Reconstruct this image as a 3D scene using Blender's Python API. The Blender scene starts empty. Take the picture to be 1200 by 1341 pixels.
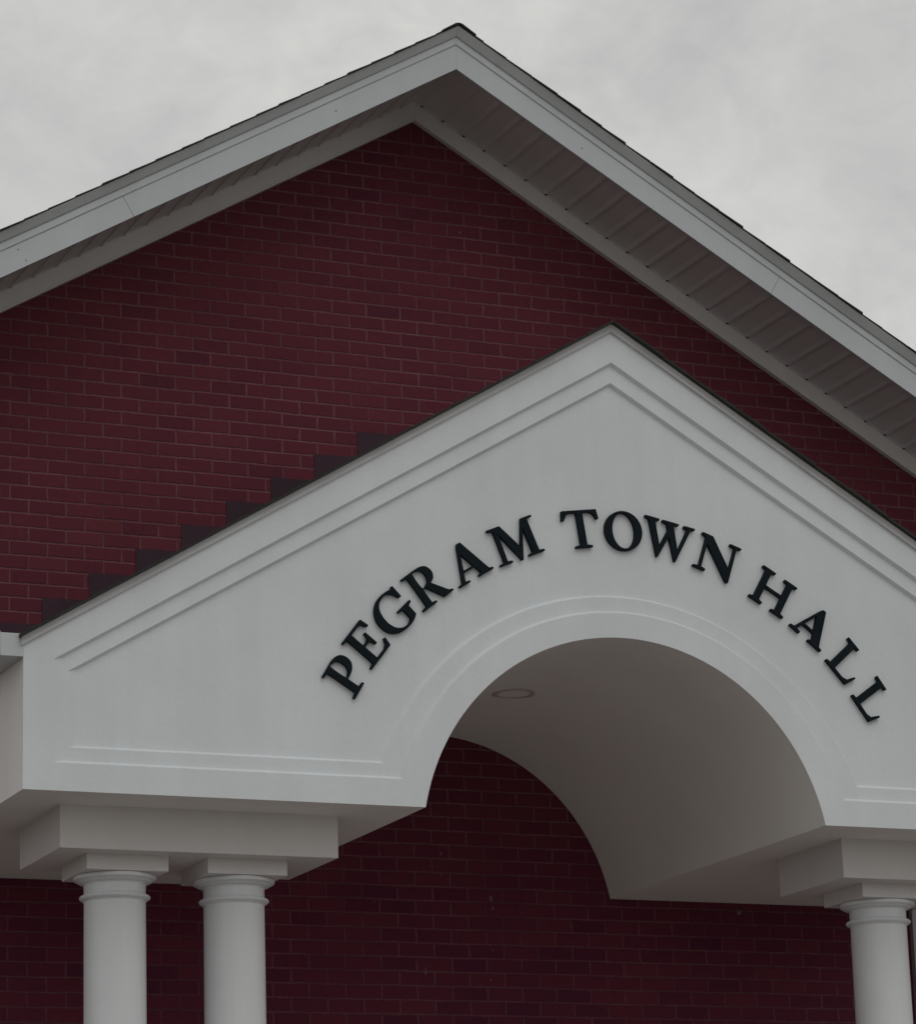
import bpy, math, random
from mathutils import Vector, Matrix
from mathutils.geometry import tessellate_polygon
random.seed(7)
S = bpy.context.scene
COL = S.collection
R = math.radians

# ------------------------------------------------------------------ dimensions (metres)
W = 2.949          # half width of the portico
D = 2.402          # portico depth = plane of the brick wall
AR, AH = 1.045, .8605
AC = (AH * AH - AR * AR) / (2 * AH); ARAD = AH - AC      # arch circle
MP = .592          # portico pitch
ZA = 2.4286
MG = .581          # main gable pitch
YO = 1.759         # face of the gable rake board
GZ = -4.25         # ground
CB = -3.95         # portico floor

# ------------------------------------------------------------------ helpers
def srgb(r, g, b):
    f = lambda c: (c / 255 / 12.92) if c / 255 <= .04045 else ((c / 255 + .055) / 1.055) ** 2.4
    return (f(r), f(g), f(b), 1)

class MB:
    def __init__(s): s.v = []; s.f = []; s.mi = []
    def add(s, vs, fs, mi=0):
        o = len(s.v); s.v += [tuple(p) for p in vs]
        for f in fs: s.f.append([i + o for i in f]); s.mi.append(mi)
    def box(s, a, b, mi=0):
        (x0, y0, z0), (x1, y1, z1) = a, b
        s.add([(x0, y0, z0), (x1, y0, z0), (x1, y1, z0), (x0, y1, z0), (x0, y0, z1), (x1, y0, z1), (x1, y1, z1), (x0, y1, z1)],
              [(0, 3, 2, 1), (4, 5, 6, 7), (0, 1, 5, 4), (1, 2, 6, 5), (2, 3, 7, 6), (3, 0, 4, 7)], mi)
    def prism_y(s, loop, y0, y1, holes=(), mi=0):
        """xz loop (with holes) extruded from y0 to y1"""
        loops = [loop] + list(holes)
        flat = [p for l in loops for p in l]; n = len(flat)
        tr = tessellate_polygon([[Vector((p[0], p[1], 0)) for p in l] for l in loops])
        s.add([(p[0], y0, p[1]) for p in flat] + [(p[0], y1, p[1]) for p in flat],
              [tuple(t) for t in tr] + [tuple(i + n for i in reversed(t)) for t in tr], mi)
        o = 0
        for l in loops:
            k = len(l)
            s.add([(p[0], y0, p[1]) for p in l] + [(p[0], y1, p[1]) for p in l],
                  [(i, (i + 1) % k, k + (i + 1) % k, k + i) for i in range(k)], mi)
    def rings(s, loops, close=True, mi=0):
        """bridge consecutive equal-length 3D loops"""
        k = len(loops[0]); vs = [p for l in loops for p in l]; fs = []
        for j in range(len(loops) - 1):
            for i in range(k if close else k - 1):
                a = j * k + i; b = j * k + (i + 1) % k
                fs.append((a, b, b + k, a + k))
        s.add(vs, fs, mi)
    def lathe(s, prof, cx, cy, n=64, mi=0):
        s.rings([[(cx + r * math.cos(t * 2 * math.pi / n), cy + r * math.sin(t * 2 * math.pi / n), z) for t in range(n)] for r, z in prof], True, mi)
    def rake(s, prof, xs, apex_fn, mi=0):
        """closed (y, z0) profile swept along list of x; z = z0 - pitch*|x|"""
        loops = [[(x, y, z0 + apex_fn(x)) for y, z0 in prof] for x in xs]
        s.rings(loops, True, mi)
        k = len(prof); n = len(xs)
        s.add(loops[0], [tuple(range(k))], mi); s.add(loops[-1], [tuple(reversed(range(k)))], mi)
    def build(s, name, mats, parent=None, smooth=False, bevel=0, weld=True):
        me = bpy.data.meshes.new(name); me.from_pydata(s.v, [], s.f)
        if not isinstance(mats, (list, tuple)): mats = [mats]
        for m in mats: me.materials.append(m)
        for p, i in zip(me.polygons, s.mi): p.material_index = i
        import bmesh
        bm = bmesh.new(); bm.from_mesh(me)
        if weld: bmesh.ops.remove_doubles(bm, verts=bm.verts, dist=.00005)
        bmesh.ops.recalc_face_normals(bm, faces=bm.faces)
        bm.to_mesh(me); bm.free()
        if smooth:
            me.polygons.foreach_set('use_smooth', [True] * len(me.polygons))
            me.set_sharp_from_angle(angle=R(smooth if smooth is not True else 35))
        o = bpy.data.objects.new(name, me); COL.objects.link(o)
        if parent: o.parent = parent
        if bevel:
            b = o.modifiers.new('Bevel', 'BEVEL'); b.width = bevel; b.segments = 2; b.limit_method = 'ANGLE'; b.angle_limit = R(35)
            b.harden_normals = False
        return o

def empty(name, label, cat, group=None):
    o = bpy.data.objects.new(name, None); COL.objects.link(o); o.empty_display_size = .2
    return tag(o, label, cat, group)
def tag(o, label=None, cat=None, group=None, kind=None):
    if label: o['label'] = label
    if cat: o['category'] = cat
    if group: o['group'] = group
    if kind: o['kind'] = kind
    return o

# ------------------------------------------------------------------ materials
class NT:
    def __init__(s, name):
        s.m = bpy.data.materials.new(name); s.m.use_nodes = True; s.t = s.m.node_tree
        s.b = s.t.nodes['Principled BSDF']
    def n(s, typ, **kw):
        nd = s.t.nodes.new(typ)
        for k, v in kw.items():
            if k in [i.name for i in nd.inputs]: nd.inputs[k].default_value = v
            else: setattr(nd, k, v)
        return nd
    def l(s, a, b): s.t.links.new(a, b)
    def pos(s):
        g = s.n('ShaderNodeNewGeometry'); return g.outputs['Position']
    def noise(s, vec, scale, detail=4, rough=.55):
        n = s.n('ShaderNodeTexNoise'); n.inputs['Scale'].default_value = scale; n.inputs['Detail'].default_value = detail
        n.inputs['Roughness'].default_value = rough; s.l(vec, n.inputs['Vector']); return n.outputs['Fac']
    def ramp(s, fac, stops):
        r = s.n('ShaderNodeValToRGB'); e = r.color_ramp.elements
        while len(e) < len(stops): e.new(.5)
        for i, (p, c) in enumerate(stops): e[i].position = p; e[i].color = c if len(c) == 4 else (*c, 1)
        s.l(fac, r.inputs['Fac']); return r.outputs['Color']
    def math(s, op, a, b=None, c=None):
        m = s.n('ShaderNodeMath', operation=op)
        for i, v in enumerate((a, b, c)):
            if v is None: continue
            if isinstance(v, (int, float)): m.inputs[i].default_value = v
            else: s.l(v, m.inputs[i])
        return m.outputs[0]
    def mix(s, fac, a, b, mode='MIX'):
        m = s.n('ShaderNodeMix', data_type='RGBA', blend_type=mode)
        for k, v in ((0, fac), (6, a), (7, b)):
            if isinstance(v, (int, float)): m.inputs[k].default_value = v
            elif isinstance(v, tuple): m.inputs[k].default_value = v
            else: s.l(v, m.inputs[k])
        return m.outputs[2]
    def bump(s, h, strength, dist):
        b = s.n('ShaderNodeBump'); b.inputs['Strength'].default_value = strength; b.inputs['Distance'].default_value = dist
        s.l(h, b.inputs['Height']); s.l(b.outputs[0], s.b.inputs['Normal'])
    def scalev(s, vec, sc):
        m = s.n('ShaderNodeMapping'); m.inputs['Scale'].default_value = sc; s.l(vec, m.inputs['Vector']); return m.outputs[0]

def paint(name, base, var=.06, rough=.6, bump=.25, streak=.05, coarse=1.6):
    m = NT(name); p = m.pos()
    n1 = m.noise(p, coarse, 5, .6); n2 = m.noise(p, 38, 4, .6); n3 = m.noise(m.scalev(p, (9, 9, .55)), 1, 4, .6)
    lo = tuple(c * (1 - var) for c in base); hi = tuple(min(1, c * (1 + var * .5)) for c in base)
    c = m.ramp(n1, [(.3, (*lo, 1)), (.7, (*hi, 1))])
    st = m.ramp(n3, [(.35, (1 - streak, 1 - streak, 1 - streak * 1.15)), (.62, (1, 1, 1))])
    c = m.mix(1.0, c, st, 'MULTIPLY')
    m.l(c, m.b.inputs['Base Color']); m.b.inputs['Roughness'].default_value = rough
    m.b.inputs['Specular IOR Level'].default_value = .3
    h = m.math('ADD', m.math('MULTIPLY', n2, .5), m.math('MULTIPLY', n1, .5))
    m.bump(h, bump, .006)
    return m.m

STUCCO = paint('white_painted_stucco', (.675, .714, .742), .06, .75, .5, .03)
SIDE = paint('side_lightened_stucco', (.86, .85, .86), .06, .75, .5, .03)  # same stucco, lightened: brighter light on the side faces put into the colour
TRIM = paint('white_vinyl_trim', (.515, .545, .575), .04, .45, .10, .04)
DRIP = paint('white_metal_drip', (.52, .535, .55), .05, .4, .05, .05)
CEIL = paint('white_ceiling_paint', (.73, .722, .70), .05, .8, .2, .0)
COLUMN = paint('white_column_paint', (.69, .715, .74), .04, .42, .12, .05)
BLOCK = paint('white_block_paint', (.625, .61, .605), .04, .6, .2, .02)
CAPM = paint('white_rake_cap', (.52, .53, .54), .05, .5, .05, .05)  # greyed so the colour carries the shade of the tilted cap face
FRIEZE = paint('frieze_paint', (.66, .645, .64), .05, .5, .1, .03)
PILAST = paint('shaded_pilaster_paint', (.30, .28, .285), .05, .5, .1, .03)  # white boards darkened in colour to stand for the shade on them
SOFFIT = paint('vinyl_soffit', (.60, .572, .585), .06, .5, .08, .0)
DARK = paint('dark_gap', (.012, .012, .012), .1, .9, .1, 0)
RING = paint('ring_paint', (.45, .42, .40), .05, .5, .1, 0)
FLASH = paint('dark_step_flashing', (.050, .026, .040), .2, .8, .3, .1)

def letter_mat():
    m = NT('dark_sign_letter'); p = m.pos(); n = m.noise(p, 14, 4)
    m.l(m.ramp(n, [(.3, (.0045, .0095, .0140)), (.7, (.0075, .0135, .0190))]), m.b.inputs['Base Color'])
    m.b.inputs['Roughness'].default_value = .55; m.b.inputs['Specular IOR Level'].default_value = .08; m.bump(m.noise(p, 90, 3), .2, .002); return m.m
LETTER = letter_mat()

def shingle_mat():
    m = NT('dark_asphalt_shingle'); p = m.pos(); n = m.noise(p, 160, 3, .8); n2 = m.noise(p, 5, 3)
    c = m.ramp(n, [(.3, (.012, .013, .013)), (.7, (.045, .046, .044))]); c = m.mix(.35, c, m.ramp(n2, [(.3, (.01, .012, .012)), (.7, (.04, .04, .038))]))
    m.l(c, m.b.inputs['Base Color']); m.b.inputs['Roughness'].default_value = .95; m.bump(n, .7, .004); return m.m
SHINGLE = shingle_mat()

BW, RH = .2032, .0756
def brick_mat(axis='x'):
    m = NT('red_brick_' + axis); p = m.pos()
    sp = m.n('ShaderNodeSeparateXYZ'); m.l(p, sp.inputs[0])
    u = sp.outputs['X'] if axis == 'x' else sp.outputs['Y']; z = sp.outputs['Z']
    # slight hand-laid wander of the joints
    wob = m.math('MULTIPLY', m.math('SUBTRACT', m.noise(p, 3.0, 3), .5), .010)
    wob2 = m.math('ADD', m.math('MULTIPLY', m.math('SUBTRACT', m.noise(p, 9.0, 2), .5), .009), m.math('MULTIPLY', m.math('SUBTRACT', m.noise(p, 34.0, 3), .5), .007))
    wob = m.math('ADD', wob, m.math('MULTIPLY', m.math('SUBTRACT', m.noise(m.scalev(p, (1, 1, 1.7)), 27.0, 3), .5), .007))
    ux = m.math('ADD', m.math('ADD', u, 2.242 + 200 * BW), wob2)
    zy = m.math('ADD', m.math('ADD', z, .0433 + 2 * RH + RH + 200 * RH), wob)
    cv = m.n('ShaderNodeCombineXYZ'); m.l(ux, cv.inputs[0]); m.l(zy, cv.inputs[1])
    def bt(vec, bw, rh):
        b = m.n('ShaderNodeTexBrick'); b.offset = .5; b.offset_frequency = 2; b.squash = 1
        b.inputs['Scale'].default_value = 1; b.inputs['Mortar Size'].default_value = .0085; b.inputs['Mortar Smooth'].default_value = .9
        b.inputs['Bias'].default_value = 0; b.inputs['Brick Width'].default_value = bw; b.inputs['Row Height'].default_value = rh
        b.inputs['Color1'].default_value = (0, 0, 0, 1); b.inputs['Color2'].default_value = (1, 1, 1, 1); b.inputs['Mortar'].default_value = (.5, .5, .5, 1)
        m.l(vec, b.inputs['Vector']); return b
    b1 = bt(cv.outputs[0], BW, RH)
    cell, fac = b1.outputs['Color'], b1.outputs['Fac']
    if axis == 'x':   # soldier bricks tucked under the very tip of the gable
        cv2 = m.n('ShaderNodeCombineXYZ'); m.l(m.math('ADD', u, 20 * .0778 + .012), cv2.inputs[0]); m.l(m.math('ADD', z, -4.270 + .40), cv2.inputs[1])
        b2 = bt(cv2.outputs[0], .0778, .40); b2.offset = 0
        sel = m.math('GREATER_THAN', z, 4.268)
        cell = m.mix(sel, cell, b2.outputs['Color'])
        fm = m.n('ShaderNodeMix', data_type='FLOAT'); m.l(sel, fm.inputs[0]); m.l(fac, fm.inputs[2]); m.l(b2.outputs['Fac'], fm.inputs[3]); fac = fm.outputs[0]
    n1 = m.noise(p, 1.1, 3); n2 = m.noise(p, 30, 5, .65); n3 = m.noise(p, 130, 3, .7)
    brick = m.ramp(cell, [(0, (.080, .017, .035)), (.04, (.102, .020, .035)), (.5, (.118, .0225, .036)), (.93, (.130, .026, .039)), (1, (.145, .033, .044))])
    brick = m.mix(.5, brick, m.ramp(n2, [(.3, (.088, .019, .032)), (.7, (.134, .028, .041))]))
    brick = m.mix(1, brick, m.ramp(n1, [(.3, (.92, .90, .95)), (.7, (1.10, 1.12, 1.03))]), 'MULTIPLY')
    mort = m.ramp(n2, [(.25, (.135, .058, .068)), (.75, (.225, .100, .110))])
    mort = m.mix(m.ramp(m.noise(p, 2.3, 3), [(.38, (0, 0, 0)), (.66, (.75, .75, .75))]), mort, (.105, .040, .048, 1))
    low = m.n('ShaderNodeMapRange'); m.l(z, low.inputs[0]); low.inputs[1].default_value = .9; low.inputs[2].default_value = -.1   # shade under the portico, tinted into brick and mortar colour
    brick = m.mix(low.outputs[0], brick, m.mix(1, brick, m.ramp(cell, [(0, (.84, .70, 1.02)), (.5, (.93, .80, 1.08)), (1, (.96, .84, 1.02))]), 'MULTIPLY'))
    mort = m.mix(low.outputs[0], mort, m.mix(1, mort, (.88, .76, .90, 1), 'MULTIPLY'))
    c = m.mix(fac, brick, mort)
    m.l(c, m.b.inputs['Base Color']); m.b.inputs['Roughness'].default_value = .9; m.b.inputs['Specular IOR Level'].default_value = .25
    h = m.math('ADD', m.math('MULTIPLY', m.math('SUBTRACT', 1, fac), 1.0), m.math('MULTIPLY', n3, .25))
    m.bump(h, .7, .006)
    return m.m
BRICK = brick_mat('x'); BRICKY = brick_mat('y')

def flat_mat(name, a, b, scale, rough=.9, bump=.3):
    m = NT(name); p = m.pos(); n = m.noise(p, scale, 6, .65)
    m.l(m.ramp(n, [(.3, a), (.7, b)]), m.b.inputs['Base Color']); m.b.inputs['Roughness'].default_value = rough
    m.bump(m.noise(p, scale * 20, 3), bump, .01); return m.m
CONC = flat_mat('concrete', (.27, .245, .23), (.36, .33, .315), 2)
GRASS = flat_mat('dry_lawn', (.085, .080, .055), (.15, .135, .10), .8)

# ------------------------------------------------------------------ setting
g = MB(); g.add([(-600, -600, GZ), (600, -600, GZ), (600, 600, GZ), (-600, 600, GZ)], [(0, 1, 2, 3)])
tag(g.build('ground', GRASS), kind='structure')
g = MB(); g.box((-16, -22, GZ - .05), (16, -.8, GZ + .004)); tag(g.build('pavement', CONC, bevel=.002), kind='structure')
g = MB(); g.box((-3.6, -.8, GZ - .05), (3.6, D - .01, CB)); tag(g.build('porch_floor', CONC, bevel=.01), kind='structure')

# ------------------------------------------------------------------ brick building
bld = empty('brick_building', 'dark red brick building with a steep white trimmed gable rising behind the white portico', 'building')
HX = 7.2; BD = 15.0
apx = lambda x: -MG * abs(x)
w = MB()
w.prism_y([(-HX, GZ), (HX, GZ), (HX, 4.47 - MG * HX), (0, 4.47), (-HX, 4.47 - MG * HX)], D, D + .25)
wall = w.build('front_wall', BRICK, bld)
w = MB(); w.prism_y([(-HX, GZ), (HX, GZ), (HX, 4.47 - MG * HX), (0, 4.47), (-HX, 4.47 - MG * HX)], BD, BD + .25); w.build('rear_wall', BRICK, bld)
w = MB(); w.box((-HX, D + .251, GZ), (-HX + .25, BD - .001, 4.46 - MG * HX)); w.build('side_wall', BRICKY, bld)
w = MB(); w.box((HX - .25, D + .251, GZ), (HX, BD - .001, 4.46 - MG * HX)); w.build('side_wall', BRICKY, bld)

# frieze board under the soffit, lying on the brick
def halves(fn):
    for sgn in (-1, 1): fn(sgn)
RX = HX + .35
def frieze(sgn):
    m = MB(); m.rake([(D - .030, 4.4020), (D + .02, 4.4020), (D + .02, 4.523), (D - .030, 4.523)], [0, sgn * HX], apx)
    m.rake([(D - .037, 4.4015), (D - .029, 4.4015), (D - .029, 4.4160), (D - .037, 4.4135)], [0, sgn * HX], apx)
    m.build('frieze_board', FRIEZE, bld, bevel=.0015)
halves(frieze)

# vented vinyl soffit: panels run out from the wall, with raised seams
SEAM0, DX = .042, .1263
def soffit(sgn):
    m = MB(); zt = 4.519
    xs = []; 
    k = 0 if sgn > 0 else -1
    seams = [SEAM0 + i * DX for i in range(-70, 70)]
    seams = [s for s in seams if 0.0 < sgn * s < RX - .05]
    pts = [(0.0, 0.0)]
    for s_ in sorted(seams, key=abs):
        a = abs(s_)
        pts += [(a - .020, .0010), (a - .004, .0075), (a + .006, .0075), (a + .010, -.0005)]
    pts.append((RX - .02, 0))
    y0, y1 = YO + .019, D - .0305
    lo = [(sgn * a, zt - MG * a - d) for a, d in pts]
    m.rings([[(x, y0, z) for x, z in lo], [(x, y1, z) for x, z in lo]], False)
    m.rings([[(x, y0, z + .03) for x, z in lo], [(x, y1, z + .03) for x, z in lo]], False)
    # J channel closing strip against the frieze and the rake board
    m.rake([(y1 - .010, zt - .0065), (y1 - .0005, zt - .0065), (y1 - .0005, zt + .01), (y1 - .010, zt + .01)], [0, sgn * (RX - .05)], apx)
    m.rake([(y0 + .0005, zt - .012), (y0 + .026, zt - .012), (y0 + .026, zt + .01), (y0 + .0005, zt + .01)], [0, sgn * (RX - .05)], apx)
    for a, d in [(abs(s_), 0) for s_ in seams]:
        x = sgn * a; z = zt - MG * a
        m.box((x - .0055, y1 - .0125, z - (.0125 if sgn > 0 else .009)), (x + .0055, y1 - .0105, z - .001), 1)
        if sgn > 0: m.box((x - .006, y1 - .021, z - .0115), (x + .008, y1 - .0105, z - .0085), 1)
    m.build('soffit', [SOFFIT, DARK], bld, weld=False)
halves(soffit)

# rake boards with the visible butt joints, bead and drip edge
board = [(YO, 4.4725), (YO + .018, 4.4725), (YO + .018, 4.672), (YO, 4.672)]
def skew_board(sgn, a0, a1):
    """board between distances a0..a1 along the rake, ends cut square to the slope"""
    m = MB(); zb, zt = board[0][1], board[2][1]
    def X(a, z0): 
        if a <= 0: return 0
        return a + (z0 - zb) * MG / (1 + MG * MG) * 1.0
    ends = []
    for a in (a0, a1):
        ends.append([(sgn * X(a, z0), y, z0 - MG * X(a, z0)) for y, z0 in board])
    m.rings(ends, True); m.add(ends[0], [(0, 1, 2, 3)]); m.add(ends[1], [(3, 2, 1, 0)])
    m.build('rake_board', TRIM, bld, bevel=.0015)
skew_board(-1, 0, 1.864); skew_board(-1, 1.8652, 5.5); skew_board(-1, 5.504, RX)
skew_board(1, 0, 1.90); skew_board(1, 1.9012, 5.6); skew_board(1, 5.604, RX)
def drips(sgn):
    m = MB(); m.rake([(YO - .007, 4.6185), (YO - .0005, 4.612), (YO - .0005, 4.659), (YO - .007, 4.659)], [0, sgn * RX], apx)
    m.build('rake_bead', TRIM, bld, bevel=.002)
    m = MB(); m.rake([(YO - .009, 4.6595), (YO + .01, 4.6595), (YO + .01, 4.712), (YO - .047, 4.712), (YO - .047, 4.708), (YO - .017, 4.664)], [0, sgn * RX], apx)
    m.build('drip_edge', DRIP, bld, bevel=.001)
halves(drips)
NAIL = flat_mat('nail_grey', (.22, .22, .22), (.35, .34, .33), 40)
for (x, z) in [(-2.487, 3.137), (-2.446, 3.084), (-.72, 4.13), (.75, 4.10)]:
    n = 8; nm = MB(); nm.add([(x + .005 * math.cos(i * 2 * math.pi / n), YO - .0012, z + .005 * math.sin(i * 2 * math.pi / n)) for i in range(n)], [tuple(range(n))]); nm.build('nail_head', NAIL, bld)


def shingles(parent, sgn, z0, pitch, xmax, yf, yb, step=.118, t=.013, amp=.007):
    m = MB(); x = 0.0; i = 0
    xs = []
    while x < xmax - .01:
        x2 = min(x + step * random.uniform(.9, 1.1), xmax)
        h = random.uniform(.5, 1.25) * amp; jy = random.uniform(-.006, .006)
        a = [(sgn * x, z0 - pitch * x), (sgn * x2, z0 - pitch * x2), (sgn * x2, z0 - pitch * x2 + t + h), (sgn * x, z0 - pitch * x + t * .75)]
        m.prism_y(a, yf + jy, yb)
        x = x2 - .0001
    return m.build('shingles', SHINGLE, parent, weld=False)
shingles(bld, -1, 4.7125, MG, RX + .03, YO - .056, BD + .6, .14, .008, .0042)
shingles(bld, 1, 4.7125, MG, RX + .03, YO - .056, BD + .6, .14, .008, .0042)
m = MB(); m.prism_y([(-.10, 4.7200 - MG * .10), (0, 4.7200), (.10, 4.7200 - MG * .10), (.10, 4.7285 - MG * .10), (0.02, 4.7210), (0.0, 4.7250), (-.02, 4.7210), (-.10, 4.7285 - MG * .10)], YO - .06, BD + .6)
m.build('ridge_cap', SHINGLE, bld)
for sgn in (-1, 1):   # eave boards of the main roof along the side walls
    m = MB(); zt = 4.70 - MG * RX
    a, b = sorted((sgn * (RX - .02), sgn * RX)); m.box((a, YO + .03, zt - .2), (b, BD + .55, zt)); m.build('eave_board', TRIM, bld)

# step flashing where the portico roof meets the brick
for i in range(9):
    for sgn in (-1, 1):
        xo = 2.169 - i * .2553 + .255
        
        zt = 1.625 - .150 + i * .1512 - .150
        x1, x2 = sorted((sgn * xo, sgn * (xo - .2553 * 1.03)))
        m = MB(); zb = ZA - MP * xo - .02
        m.prism_y([(x1, zb), (x2, zb), (x2, zt + random.uniform(-.004, .004)), (x1, zt + random.uniform(-.004, .004))], D - .0045 - .0006 * (i % 2) , D + .01)
        m.build('step_flashing', FLASH, bld)
# mortar dabs left on the brick
DABM = flat_mat('mortar_smear', (.10, .06, .065), (.20, .15, .15), 30)
def dab(x, z, w_, h_):
    n = 10; ph = [random.uniform(.6, 1.15) for _ in range(n)]
    c = [(x + ph[i] * w_ * math.cos(i * 2 * math.pi / n), D - .002, z + ph[i] * h_ * math.sin(i * 2 * math.pi / n)) for i in range(n)]
    mm = MB(); mm.add(c + [(x, D - .006, z)], [(i, (i + 1) % n, n) for i in range(n)]); mm.build('mortar_dab', DABM, bld)
for a in [(.045, .215, .008, .012), (.041, .10, .005, .008), (.332, -.02, .011, .018), (.339, -.076, .008, .014), (.331, -.302, .005, .01), (.316, -.458, .007, .007), (.271, 3.768, .008, .012), (-.346, -.056, .006, .006), (1.836, -.050, .016, .015), (-.06, -.42, .006, .02), (1.93, -.12, .010, .004)]: dab(*a)
# pale boards framing the brick where the portico meets the wall
for sgn in (-1, 1):
    a, b = sorted((sgn * 2.925, sgn * 3.16)); m = MB(); m.box((a, D - .035, CB), (b, D + .01, -.0015))
    m.build('pilaster', PILAST, bld, bevel=.004)

# ------------------------------------------------------------------ portico
por = empty('portico', 'white gabled entrance portico with an arched opening, carried on paired round columns', 'portico')
NA = 72
a0 = math.atan2(-AC, AR)
arc = [(ARAD * math.cos(a0 + (math.pi - 2 * a0) * i / NA), AC + ARAD * math.sin(a0 + (math.pi - 2 * a0) * i / NA)) for i in range(NA + 1)]   # right to left
arcL = arc[::-1]
ZE = ZA - MP * W
outer = [(-W, 0)] + arcL + [(W, 0), (W, ZE), (0, ZA), (-W, ZE)]
def recess(x0, zb, c, r, top, slope):
    xr = math.sqrt(r * r - (zb - c) ** 2); t0 = math.atan2(zb - c, xr)
    cur = [(r * math.cos(math.pi - t0 - (math.pi - 2 * t0) * i / NA), c + r * math.sin(math.pi - t0 - (math.pi - 2 * t0) * i / NA)) for i in range(NA + 1)]
    return [(-x0, zb)] + cur + [(x0, zb), (x0, top - slope * x0), (0, top), (-x0, top - slope * x0)]
S1, S2 = .020, .040
def shrink(par, d): x0, zb, c, r, top, s_ = par; return (x0 - .045, zb + d, c, r + d, top - d * 1.16, s_)
p1 = (2.809, .126, -.2265, 1.208, 2.238, .587); p2 = (2.738, .199, -.2655, 1.328, 2.139, .583)
L1a, L1b = recess(*p1), recess(*shrink(p1, .012)); L2a, L2b = recess(*p2), recess(*shrink(p2, .012))
m = MB()
def face(loops, y):
    flat = [q for l in loops for q in l]; tr = tessellate_polygon([[Vector((q[0], q[1], 0)) for q in l] for l in loops])
    m.add([(q[0], y, q[1]) for q in flat], [tuple(t) for t in tr])
def bridge(la, ya, lb, yb): m.rings([[(q[0], ya, q[1]) for q in la], [(q[0], yb, q[1]) for q in lb]])
face([outer, L1a], 0); bridge(L1a, 0, L1b, S1); face([L1b, L2a], S1); bridge(L2a, S1, L2b, S2); face([L2b], S2)
face([outer], .12)
k = len(outer)
for i in range(k):
    qa, qb = outer[i], outer[(i + 1) % k]
    m.add([(qa[0], 0, qa[1]), (qb[0], 0, qb[1]), (qb[0], .12, qb[1]), (qa[0], .12, qa[1])], [(0, 1, 2, 3)], 1 if i <= NA + 2 else (2 if abs(qa[0] - qb[0]) < 1e-6 else 0))
tym = m.build('arched_gable_front', [STUCCO, CEIL, SIDE], por, bevel=.003)
tag(tym, 'white stucco gable front with stepped mouldings and an arched cutout')

# side walls of the portico
for sgn in (-1, 1):
    a, b = sorted((sgn * W, sgn * (W - .12))); m = MB(); m.box((a, .1201, .0), (b, D - .0005, ZE - .08)); m.mi[0] = 1; m.build('side_wall', [SIDE, CEIL], por, bevel=.001)
# flat ceilings either side of the vault
for sgn in (-1, 1):
    a, b = sorted((sgn * (W - .1201), sgn * (AR + .0))); m = MB(); m.box((a, .1201, 0.0), (b, D - .0005, .03)); m.build('ceiling', CEIL, por)
# vault
m = MB()
va = [(x, z) for x, z in arc]
vo = [((ARAD + .03) * math.cos(a0 + (math.pi - 2 * a0) * i / NA), AC + (ARAD + .03) * math.sin(a0 + (math.pi - 2 * a0) * i / NA)) for i in range(NA + 1)]
for la in (va, vo): m.rings([[(x, .1201, z) for x, z in la], [(x, D - .0005, z) for x, z in la]], False)
m.build('vault', CEIL, por, smooth=True)
# rake cap, shingles
pap = lambda x: -MP * abs(x)
def pcap(sgn):
    m = MB(); m.rake([(-.016, ZA - .037), (.05, ZA - .037), (.05, ZA + .002), (-.020, ZA + .002), (-.020, ZA - .012), (-.014, ZA - .016)], [0, sgn * (W + .012)], pap)
    m.build('rake_cap', CAPM, por, bevel=.0015)
    shingles(por, sgn, ZA + .003, MP, W + .022, -.047, D - .001, .14, .012, .003)
halves(pcap)
# boxed eave and gutter
for sgn in (-1, 1):
    m = MB()
    a, b = sorted((sgn * (W + .0005), sgn * (W + .105)))
    m.box((a, -.004, .590), (b, D - .001, .694))
    m.build('boxed_eave', TRIM, por, bevel=.002)
    X = W + .1055
    prof = [(0, .60), (.055, .60), (.075, .615), (.085, .645), (.105, .668), (.115, .70), (.107, .70), (.098, .672), (.078, .65), (.068, .622), (.052, .608), (.008, .608), (.008, .70), (0, .70)]
    m = MB(); lp = [(sgn * (X + u), z) for u, z in prof]
    m.prism_y(lp, -.002, D - .001)
    m.prism_y([(sgn * (X + u), z) for u, z in [(0, .60), (.055, .60), (.075, .615), (.085, .645), (.105, .668), (.115, .70), (0, .70)]], -.005, -.0021)
    m.build('gutter', TRIM, por)

# column blocks and columns
YC = .625
def block(x0, x1):
    m = MB(); m.box((x0, .312, -.196), (x1, .965, .012)); return m.build('architrave_block', BLOCK, por, bevel=.003)
block(-2.688, -1.357); block(1.308, 2.640)
prof = [(.150, -.2660), (.180, -.2665), (.1875, -.269), (.1905, -.2775), (.1880, -.286), (.179, -.2910), (.1710, -.2920), (.1705, -.295), (.164, -.2995), (.152, -.3030), (.1460, -.304), (.1460, -.307), (.1425, -.309),
        (.1412, -.350), (.145, -.352), (.147, -.3555), (.157, -.3585), (.162, -.3635), (.1630, -.3685), (.160, -.3735), (.153, -.3785), (.1455, -.3805), (.145, -.384), (.1412, -.3865)]
shaft = [(.1412, -.3867), (.1420, -.9), (.150, -1.8), (.158, -2.8), (.163, -3.72), (.170, -3.735)]
base = [(.170, -3.7352), (.195, -3.745), (.207, -3.77), (.205, -3.80), (.190, -3.82), (.190, -3.835), (.21, -3.85)]
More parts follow.
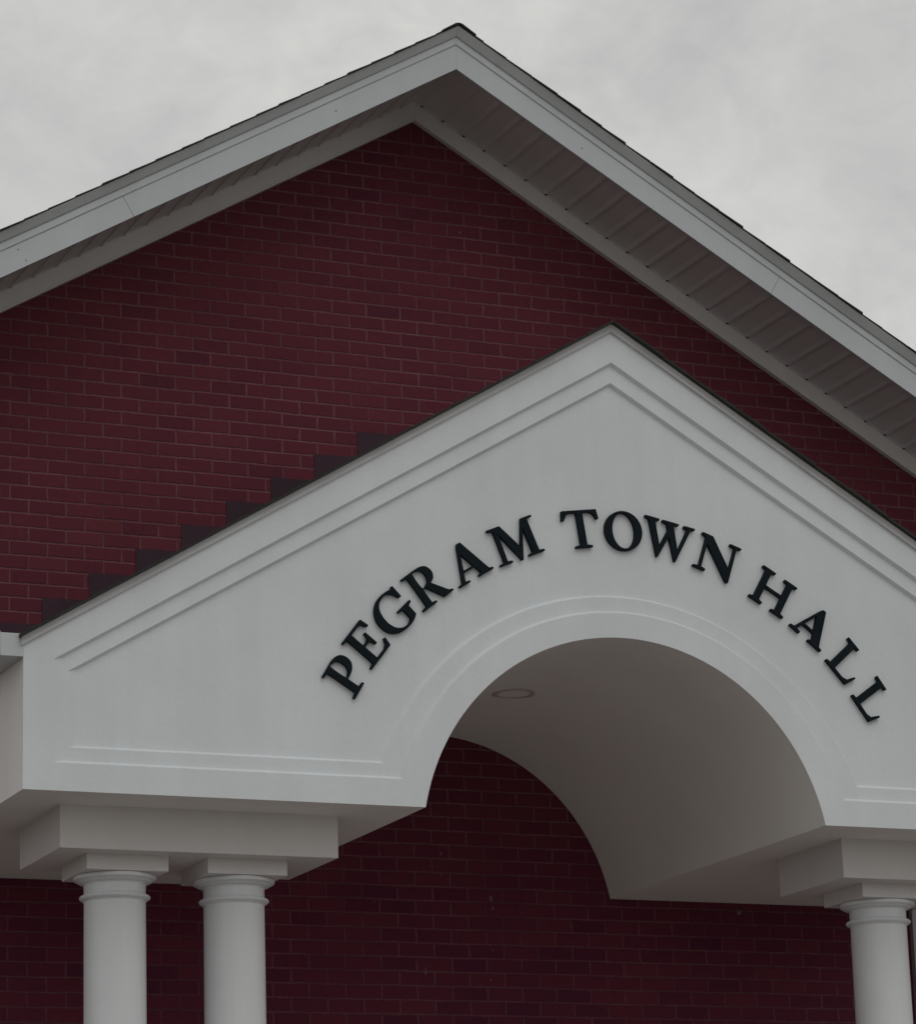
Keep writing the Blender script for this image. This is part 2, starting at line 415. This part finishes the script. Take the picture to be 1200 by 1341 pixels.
def column(x):
    c = bpy.data.objects.new('column', None); COL.objects.link(c); c.parent = por; c.empty_display_size = .2
    m = MB(); m.box((x + .001 - .1935, YC - .1955, -.2670), (x + .001 + .1935, YC + .1990, -.1940)); m.build('abacus', BLOCK, c, bevel=.003)
    m = MB(); m.lathe(prof, x, YC, 96); m.build('capital', COLUMN, c, smooth=40)
    m = MB(); m.lathe(shaft, x, YC, 96); m.build('shaft', COLUMN, c, smooth=40)
    m = MB(); m.lathe(base, x, YC, 64); m.box((x - .22, YC - .22, -3.949), (x + .22, YC + .22, -3.8505)); m.build('column_base', COLUMN, c, smooth=40)
for x in (-2.3357, -1.760, 1.672, 2.247): column(x)

# ------------------------------------------------------------------ recessed light in the vault
rl = empty('recessed_light', 'round unlit recessed light flush in the top of the arched white vault', 'ceiling light')
lx, ly = 0.0, 1.285
def vz(x): return AC + math.sqrt(ARAD ** 2 - x * x)
n = 48
m = MB()
def ring(r, dz): return [(lx + r * math.cos(i * 2 * math.pi / n), ly + r * math.sin(i * 2 * math.pi / n), vz(lx + r * math.cos(i * 2 * math.pi / n)) + dz) for i in range(n)]
m.rings([ring(.112, .001), ring(.110, -.006), ring(.100, -.009), ring(.088, -.007), ring(.084, .0)]); m.build('trim_ring', RING, rl, smooth=40)
m = MB(); m.rings([ring(.0845, -.0035), ring(.05, -.003), ring(.02, -.0028)]); m.add(ring(.02, -.0028), [tuple(range(n))])
m.build('lens', CEIL, rl, smooth=60)

# ------------------------------------------------------------------ lettering
G = {}
G['P'] = ([(0, 0), (92, 0), (92, 12), (64, 17), (64, 76, 1), (92, 77, 1), (120, 85, 1), (142, 104, 1), (149, 132, 1), (143, 160, 1), (124, 179, 1), (95, 187, 1), (70, 188, 1), (0, 188), (0, 176), (28, 171), (28, 17), (0, 12)],
          [[(64, 89, 1), (64, 174, 1), (80, 174, 1), (98, 167, 1), (108, 150, 1), (110, 131, 1), (106, 110, 1), (94, 95, 1), (78, 89, 1)]])
G['E'] = ([(0, 0), (156, 0), (169, 44), (157, 47), (142, 24), (120, 15), (64, 15), (64, 88), (88, 88), (103, 82), (109, 57), (121, 57), (121, 133), (109, 133), (103, 108), (88, 102), (64, 102), (64, 173), (116, 173), (134, 165), (146, 138), (158, 140), (152, 188), (0, 188), (0, 176), (27, 171), (27, 17), (0, 12)], [])
G['G'] = ([(82, 188), (73, 188), (66, 181, 1), (40, 189, 1), (5, 192, 1), (-36, 186, 1), (-72, 164, 1), (-96, 130, 1), (-104, 92, 1), (-97, 53, 1), (-75, 21, 1), (-40, 1, 1), (0, -4, 1), (36, -2, 1), (62, 6, 1), (78, 14), (78, 66), (101, 73), (101, 85), (13, 85), (13, 73), (40, 67), (40, 19, 1), (24, 11, 1), (4, 9, 1), (-26, 18, 1), (-49, 41, 1), (-60, 75, 1), (-60, 112, 1), (-50, 146, 1), (-29, 169, 1), (2, 178, 1), (32, 173, 1), (54, 154, 1), (68, 122), (82, 122)], [])
G['R'] = ([(0, 0), (88, 0), (88, 12), (64, 17), (64, 84), (82, 84), (136, -3), (194, -1), (194, 10), (174, 17), (119, 91, 1), (142, 103, 1), (155, 124, 1), (155, 148, 1), (142, 172, 1), (115, 185, 1), (80, 188, 1), (0, 188), (0, 176), (28, 171), (28, 17), (0, 12)],
          [[(64, 97, 1), (64, 174, 1), (84, 174, 1), (104, 167, 1), (115, 150, 1), (115, 128, 1), (106, 107, 1), (86, 97, 1)]])
G['A'] = ([(0, 0), (66, 0), (66, 12), (44, 16), (58, 51), (124, 51), (138, 16), (119, 12), (119, 0), (208, 0), (208, 12), (188, 17), (121, 190), (102, 190), (90, 172), (22, 16), (0, 12)], [[(64, 65), (118, 65), (91, 138)]])
G['M'] = ([(0, 0), (72, 0), (72, 12), (47, 17), (52, 148), (121, -6), (128, -6), (188, 143), (188, 17), (164, 12), (164, 0), (254, 0), (254, 12), (227, 17), (227, 171), (256, 176), (256, 188), (196, 188), (139, 62), (74, 188), (2, 188), (2, 176), (30, 170), (26, 17), (0, 12)], [])
G['T'] = ([(0, 0), (92, 0), (92, 12), (64, 17), (64, 173), (98, 173), (117, 164), (134, 136), (146, 138), (139, 188), (-47, 188), (-54, 138), (-42, 136), (-25, 164), (-6, 173), (28, 173), (28, 17), (0, 12)], [])
el = lambda a, b, n, t: [(a * math.cos(i * 2 * math.pi / n) * math.cos(t) - b * math.sin(i * 2 * math.pi / n) * math.sin(t), 96 + a * math.cos(i * 2 * math.pi / n) * math.sin(t) + b * math.sin(i * 2 * math.pi / n) * math.cos(t)) for i in range(n)]
G['O'] = (el(101, 100, 64, 0), [el(59, 86, 64, .09)])
G['W'] = ([(-90, 191), (-10, 191), (-10, 179), (-31, 173), (8, 56), (40, 146), (31, 173), (4, 179), (4, 191), (96, 191), (96, 179), (70, 173), (106, 56), (141, 172), (122, 179), (122, 191), (184, 191), (184, 179), (162, 173), (103, -4), (96, -4), (51, 112), (6, -4), (-1, -4), (-68, 173), (-90, 179)], [])
G['N'] = ([(0, 0), (70, 0), (70, 12), (46, 17), (46, 137), (190, -11), (204, -11), (204, 171), (228, 176), (228, 188), (162, 188), (162, 176), (188, 171), (188, 60), (66, 188), (6, 188), (6, 176), (30, 168), (30, 17), (0, 12)], [])
G['H'] = ([(0, 0), (79, 0), (79, 12), (58, 17), (58, 87), (153, 87), (153, 17), (132, 12), (132, 0), (211, 0), (211, 12), (189, 17), (189, 171), (211, 176), (211, 188), (132, 188), (132, 176), (153, 171), (153, 103), (58, 103), (58, 171), (79, 176), (79, 188), (0, 188), (0, 176), (22, 171), (22, 17), (0, 12)], [])
G['L'] = ([(0, 0), (158, 0), (174, 66), (162, 69), (143, 25), (118, 15), (62, 15), (62, 171), (84, 176), (84, 188), (0, 188), (0, 176), (24, 171), (24, 17), (0, 12)], [])
def thin(p, d):
    n = len(p); area = sum(p[i][0] * p[(i + 1) % n][1] - p[(i + 1) % n][0] * p[i][1] for i in range(n)); sg = 1 if area > 0 else -1
    out = []
    for i in range(n):
        a, b, c = Vector(p[i - 1][:2]), Vector(p[i][:2]), Vector(p[(i + 1) % n][:2])
        u, v = (b - a).normalized(), (c - b).normalized()
        nu, nv = Vector((-u.y, u.x)) * sg, Vector((-v.y, v.x)) * sg
        k = nu + nv; k = k / max(k.dot(nu), .45) if k.length > 1e-6 else nu
        if k.length > 2.0: k = k.normalized() * 2.0
        out.append(tuple(b + k * d))
    return out
def smooth_path(p):
    out = []; n = len(p)
    for i in range(n):
        a, b = p[i], p[(i + 1) % n]; out.append((a[0], a[1]))
        if len(a) == 3 and len(b) == 3:
            z, c = p[i - 1], p[(i + 2) % n]
            if len(z) < 3: z = (2 * a[0] - b[0], 2 * a[1] - b[1])
            if len(c) < 3: c = (2 * b[0] - a[0], 2 * b[1] - a[1])
            for k in (1, 2, 3):
                t = k / 4
                out.append(tuple(.5 * (2 * a[j] + (b[j] - z[j]) * t + (2 * z[j] - 5 * a[j] + 4 * b[j] - c[j]) * t * t + (3 * a[j] - z[j] - 3 * b[j] + c[j]) * t ** 3) for j in (0, 1)))
    return out
sign = empty('building_sign', 'arc of dark raised serif letters reading PEGRAM TOWN HALL above the white arch', 'sign')
LET = [('P', 58.9, -1.373, .490), ('E', 52.0, -1.286, .634), ('G', 44.9, None, 44.9), ('R', 37.6, -1.017, .924), ('A', 31.7, -.830, 1.051), ('M', 22.6, -.617, 1.169),
       ('T', 7.9, -.219, 1.290), ('O', -1.6, None, -1.6), ('W', -10.9, .210, 1.284), ('N', -18.6, .402, 1.250), ('H', -30.0, .701, 1.121), ('A', -37.6, .919, .989), ('L', -48.5, 1.109, .825), ('L', -54.8, 1.244, .656)]
for ch, ang, ox, oz in LET:
    if ox is None:
        t = -R(oz); ox, oz = -.0086 + 1.5496 * math.sin(t), -.2484 + 1.5496 * math.cos(t)
    ca, sa = math.cos(R(ang)), math.sin(R(ang))
    tr = lambda q: (ox + (q[0] * ca - q[1] * sa) / 1000, oz + (q[0] * sa + q[1] * ca) / 1000)
    o_, hs = G[ch]
    m = MB(); m.prism_y([tr(q) for q in thin(smooth_path(o_), 1.1)], .018, .0385, [[tr(q) for q in thin(smooth_path(h), -1.1)] for h in hs])
    # stand-off studs hold the letter off the stucco
    m.build('letter_' + ch.lower(), LETTER, sign, bevel=.0012)
    
# ------------------------------------------------------------------ sky and light
wd = bpy.data.worlds.new('World'); S.world = wd; wd.use_nodes = True
t = wd.node_tree; bg = t.nodes['Background']
SUN_EL, SUN_AZ = R(50), R(170)   # azimuth clockwise from +Y
sky = t.nodes.new('ShaderNodeTexSky'); sky.sky_type = 'NISHITA'; sky.sun_disc = False; sky.sun_elevation = SUN_EL; sky.sun_rotation = SUN_AZ
sky.air_density = 1.0; sky.dust_density = 4.0
sc = t.nodes.new('ShaderNodeVectorMath'); sc.operation = 'SCALE'; sc.inputs['Scale'].default_value = .08; t.links.new(sky.outputs[0], sc.inputs[0])
tc = t.nodes.new('ShaderNodeTexCoord')
mp = t.nodes.new('ShaderNodeMapping'); mp.inputs['Scale'].default_value = (1, 1, 1.45); t.links.new(tc.outputs['Generated'], mp.inputs['Vector'])
def wn(scale, det, rough, dist=0):
    n = t.nodes.new('ShaderNodeTexNoise'); n.inputs['Scale'].default_value = scale; n.inputs['Detail'].default_value = det; n.inputs['Roughness'].default_value = rough
    n.inputs['Distortion'].default_value = dist; t.links.new(mp.outputs[0], n.inputs['Vector']); return n.outputs['Fac']
def wr(fac, stops):
    r = t.nodes.new('ShaderNodeValToRGB'); e = r.color_ramp.elements
    while len(e) < len(stops): e.new(.5)
    for i, (p, c) in enumerate(stops): e[i].position = p; e[i].color = (*c, 1)
    t.links.new(fac, r.inputs['Fac']); return r.outputs['Color']
def wmix(f, a, b, mode='MIX'):
    n = t.nodes.new('ShaderNodeMix'); n.data_type = 'RGBA'; n.blend_type = mode
    for k, v in ((0, f), (6, a), (7, b)):
        if isinstance(v, (int, float)): n.inputs[k].default_value = v
        else: t.links.new(v, n.inputs[k])
    return n.outputs[2]
c1 = wr(wn(11, 7, .55, .5), [(.32, (.545, .542, .53)), (.5, (.628, .622, .603)), (.68, (.695, .685, .66))])
c2 = wr(wn(42, 6, .6, .6), [(.3, (.93, .932, .938)), (.7, (1.05, 1.05, 1.04))])
cl = wmix(1.0, c1, c2, 'MULTIPLY')
t.links.new(wmix(.10, cl, sc.outputs[0]), bg.inputs['Color']); bg.inputs['Strength'].default_value = 1.0
sd = bpy.data.lights.new('sun', 'SUN'); sd.energy = .33; sd.angle = R(35); sd.color = (1, .97, .93)
so = bpy.data.objects.new('sun', sd); COL.objects.link(so)
dirv = Vector((math.sin(SUN_AZ) * math.cos(SUN_EL), math.cos(SUN_AZ) * math.cos(SUN_EL), math.sin(SUN_EL)))
so.rotation_euler = dirv.to_track_quat('Z', 'Y').to_euler(); so.location = dirv * 40

# ------------------------------------------------------------------ camera
cd = bpy.data.cameras.new('camera'); cam = bpy.data.objects.new('camera', cd); COL.objects.link(cam); S.camera = cam
fw = Vector((.38607436, .88492805, .26047828)); rt = Vector((.9193249, -.39239005, -.02952575)); up = Vector((-.07608092, -.2508633, .96502813))
M = Matrix((rt, up, -fw)).transposed().to_4x4(); M.translation = Vector((-6.87360243, -13.83100265, -2.65478344)); cam.matrix_world = M
cd.sensor_fit = 'HORIZONTAL'; cd.sensor_width = 36; cd.lens = 36 * 4341.448 / 1200; cd.clip_end = 3000; cd.clip_start = .1
S.view_settings.view_transform = 'Standard'; S.view_settings.look = 'None'; S.view_settings.exposure = 0; S.view_settings.gamma = 1
S.render.engine = 'CYCLES'; S.cycles.max_bounces = 8; S.cycles.diffuse_bounces = 5
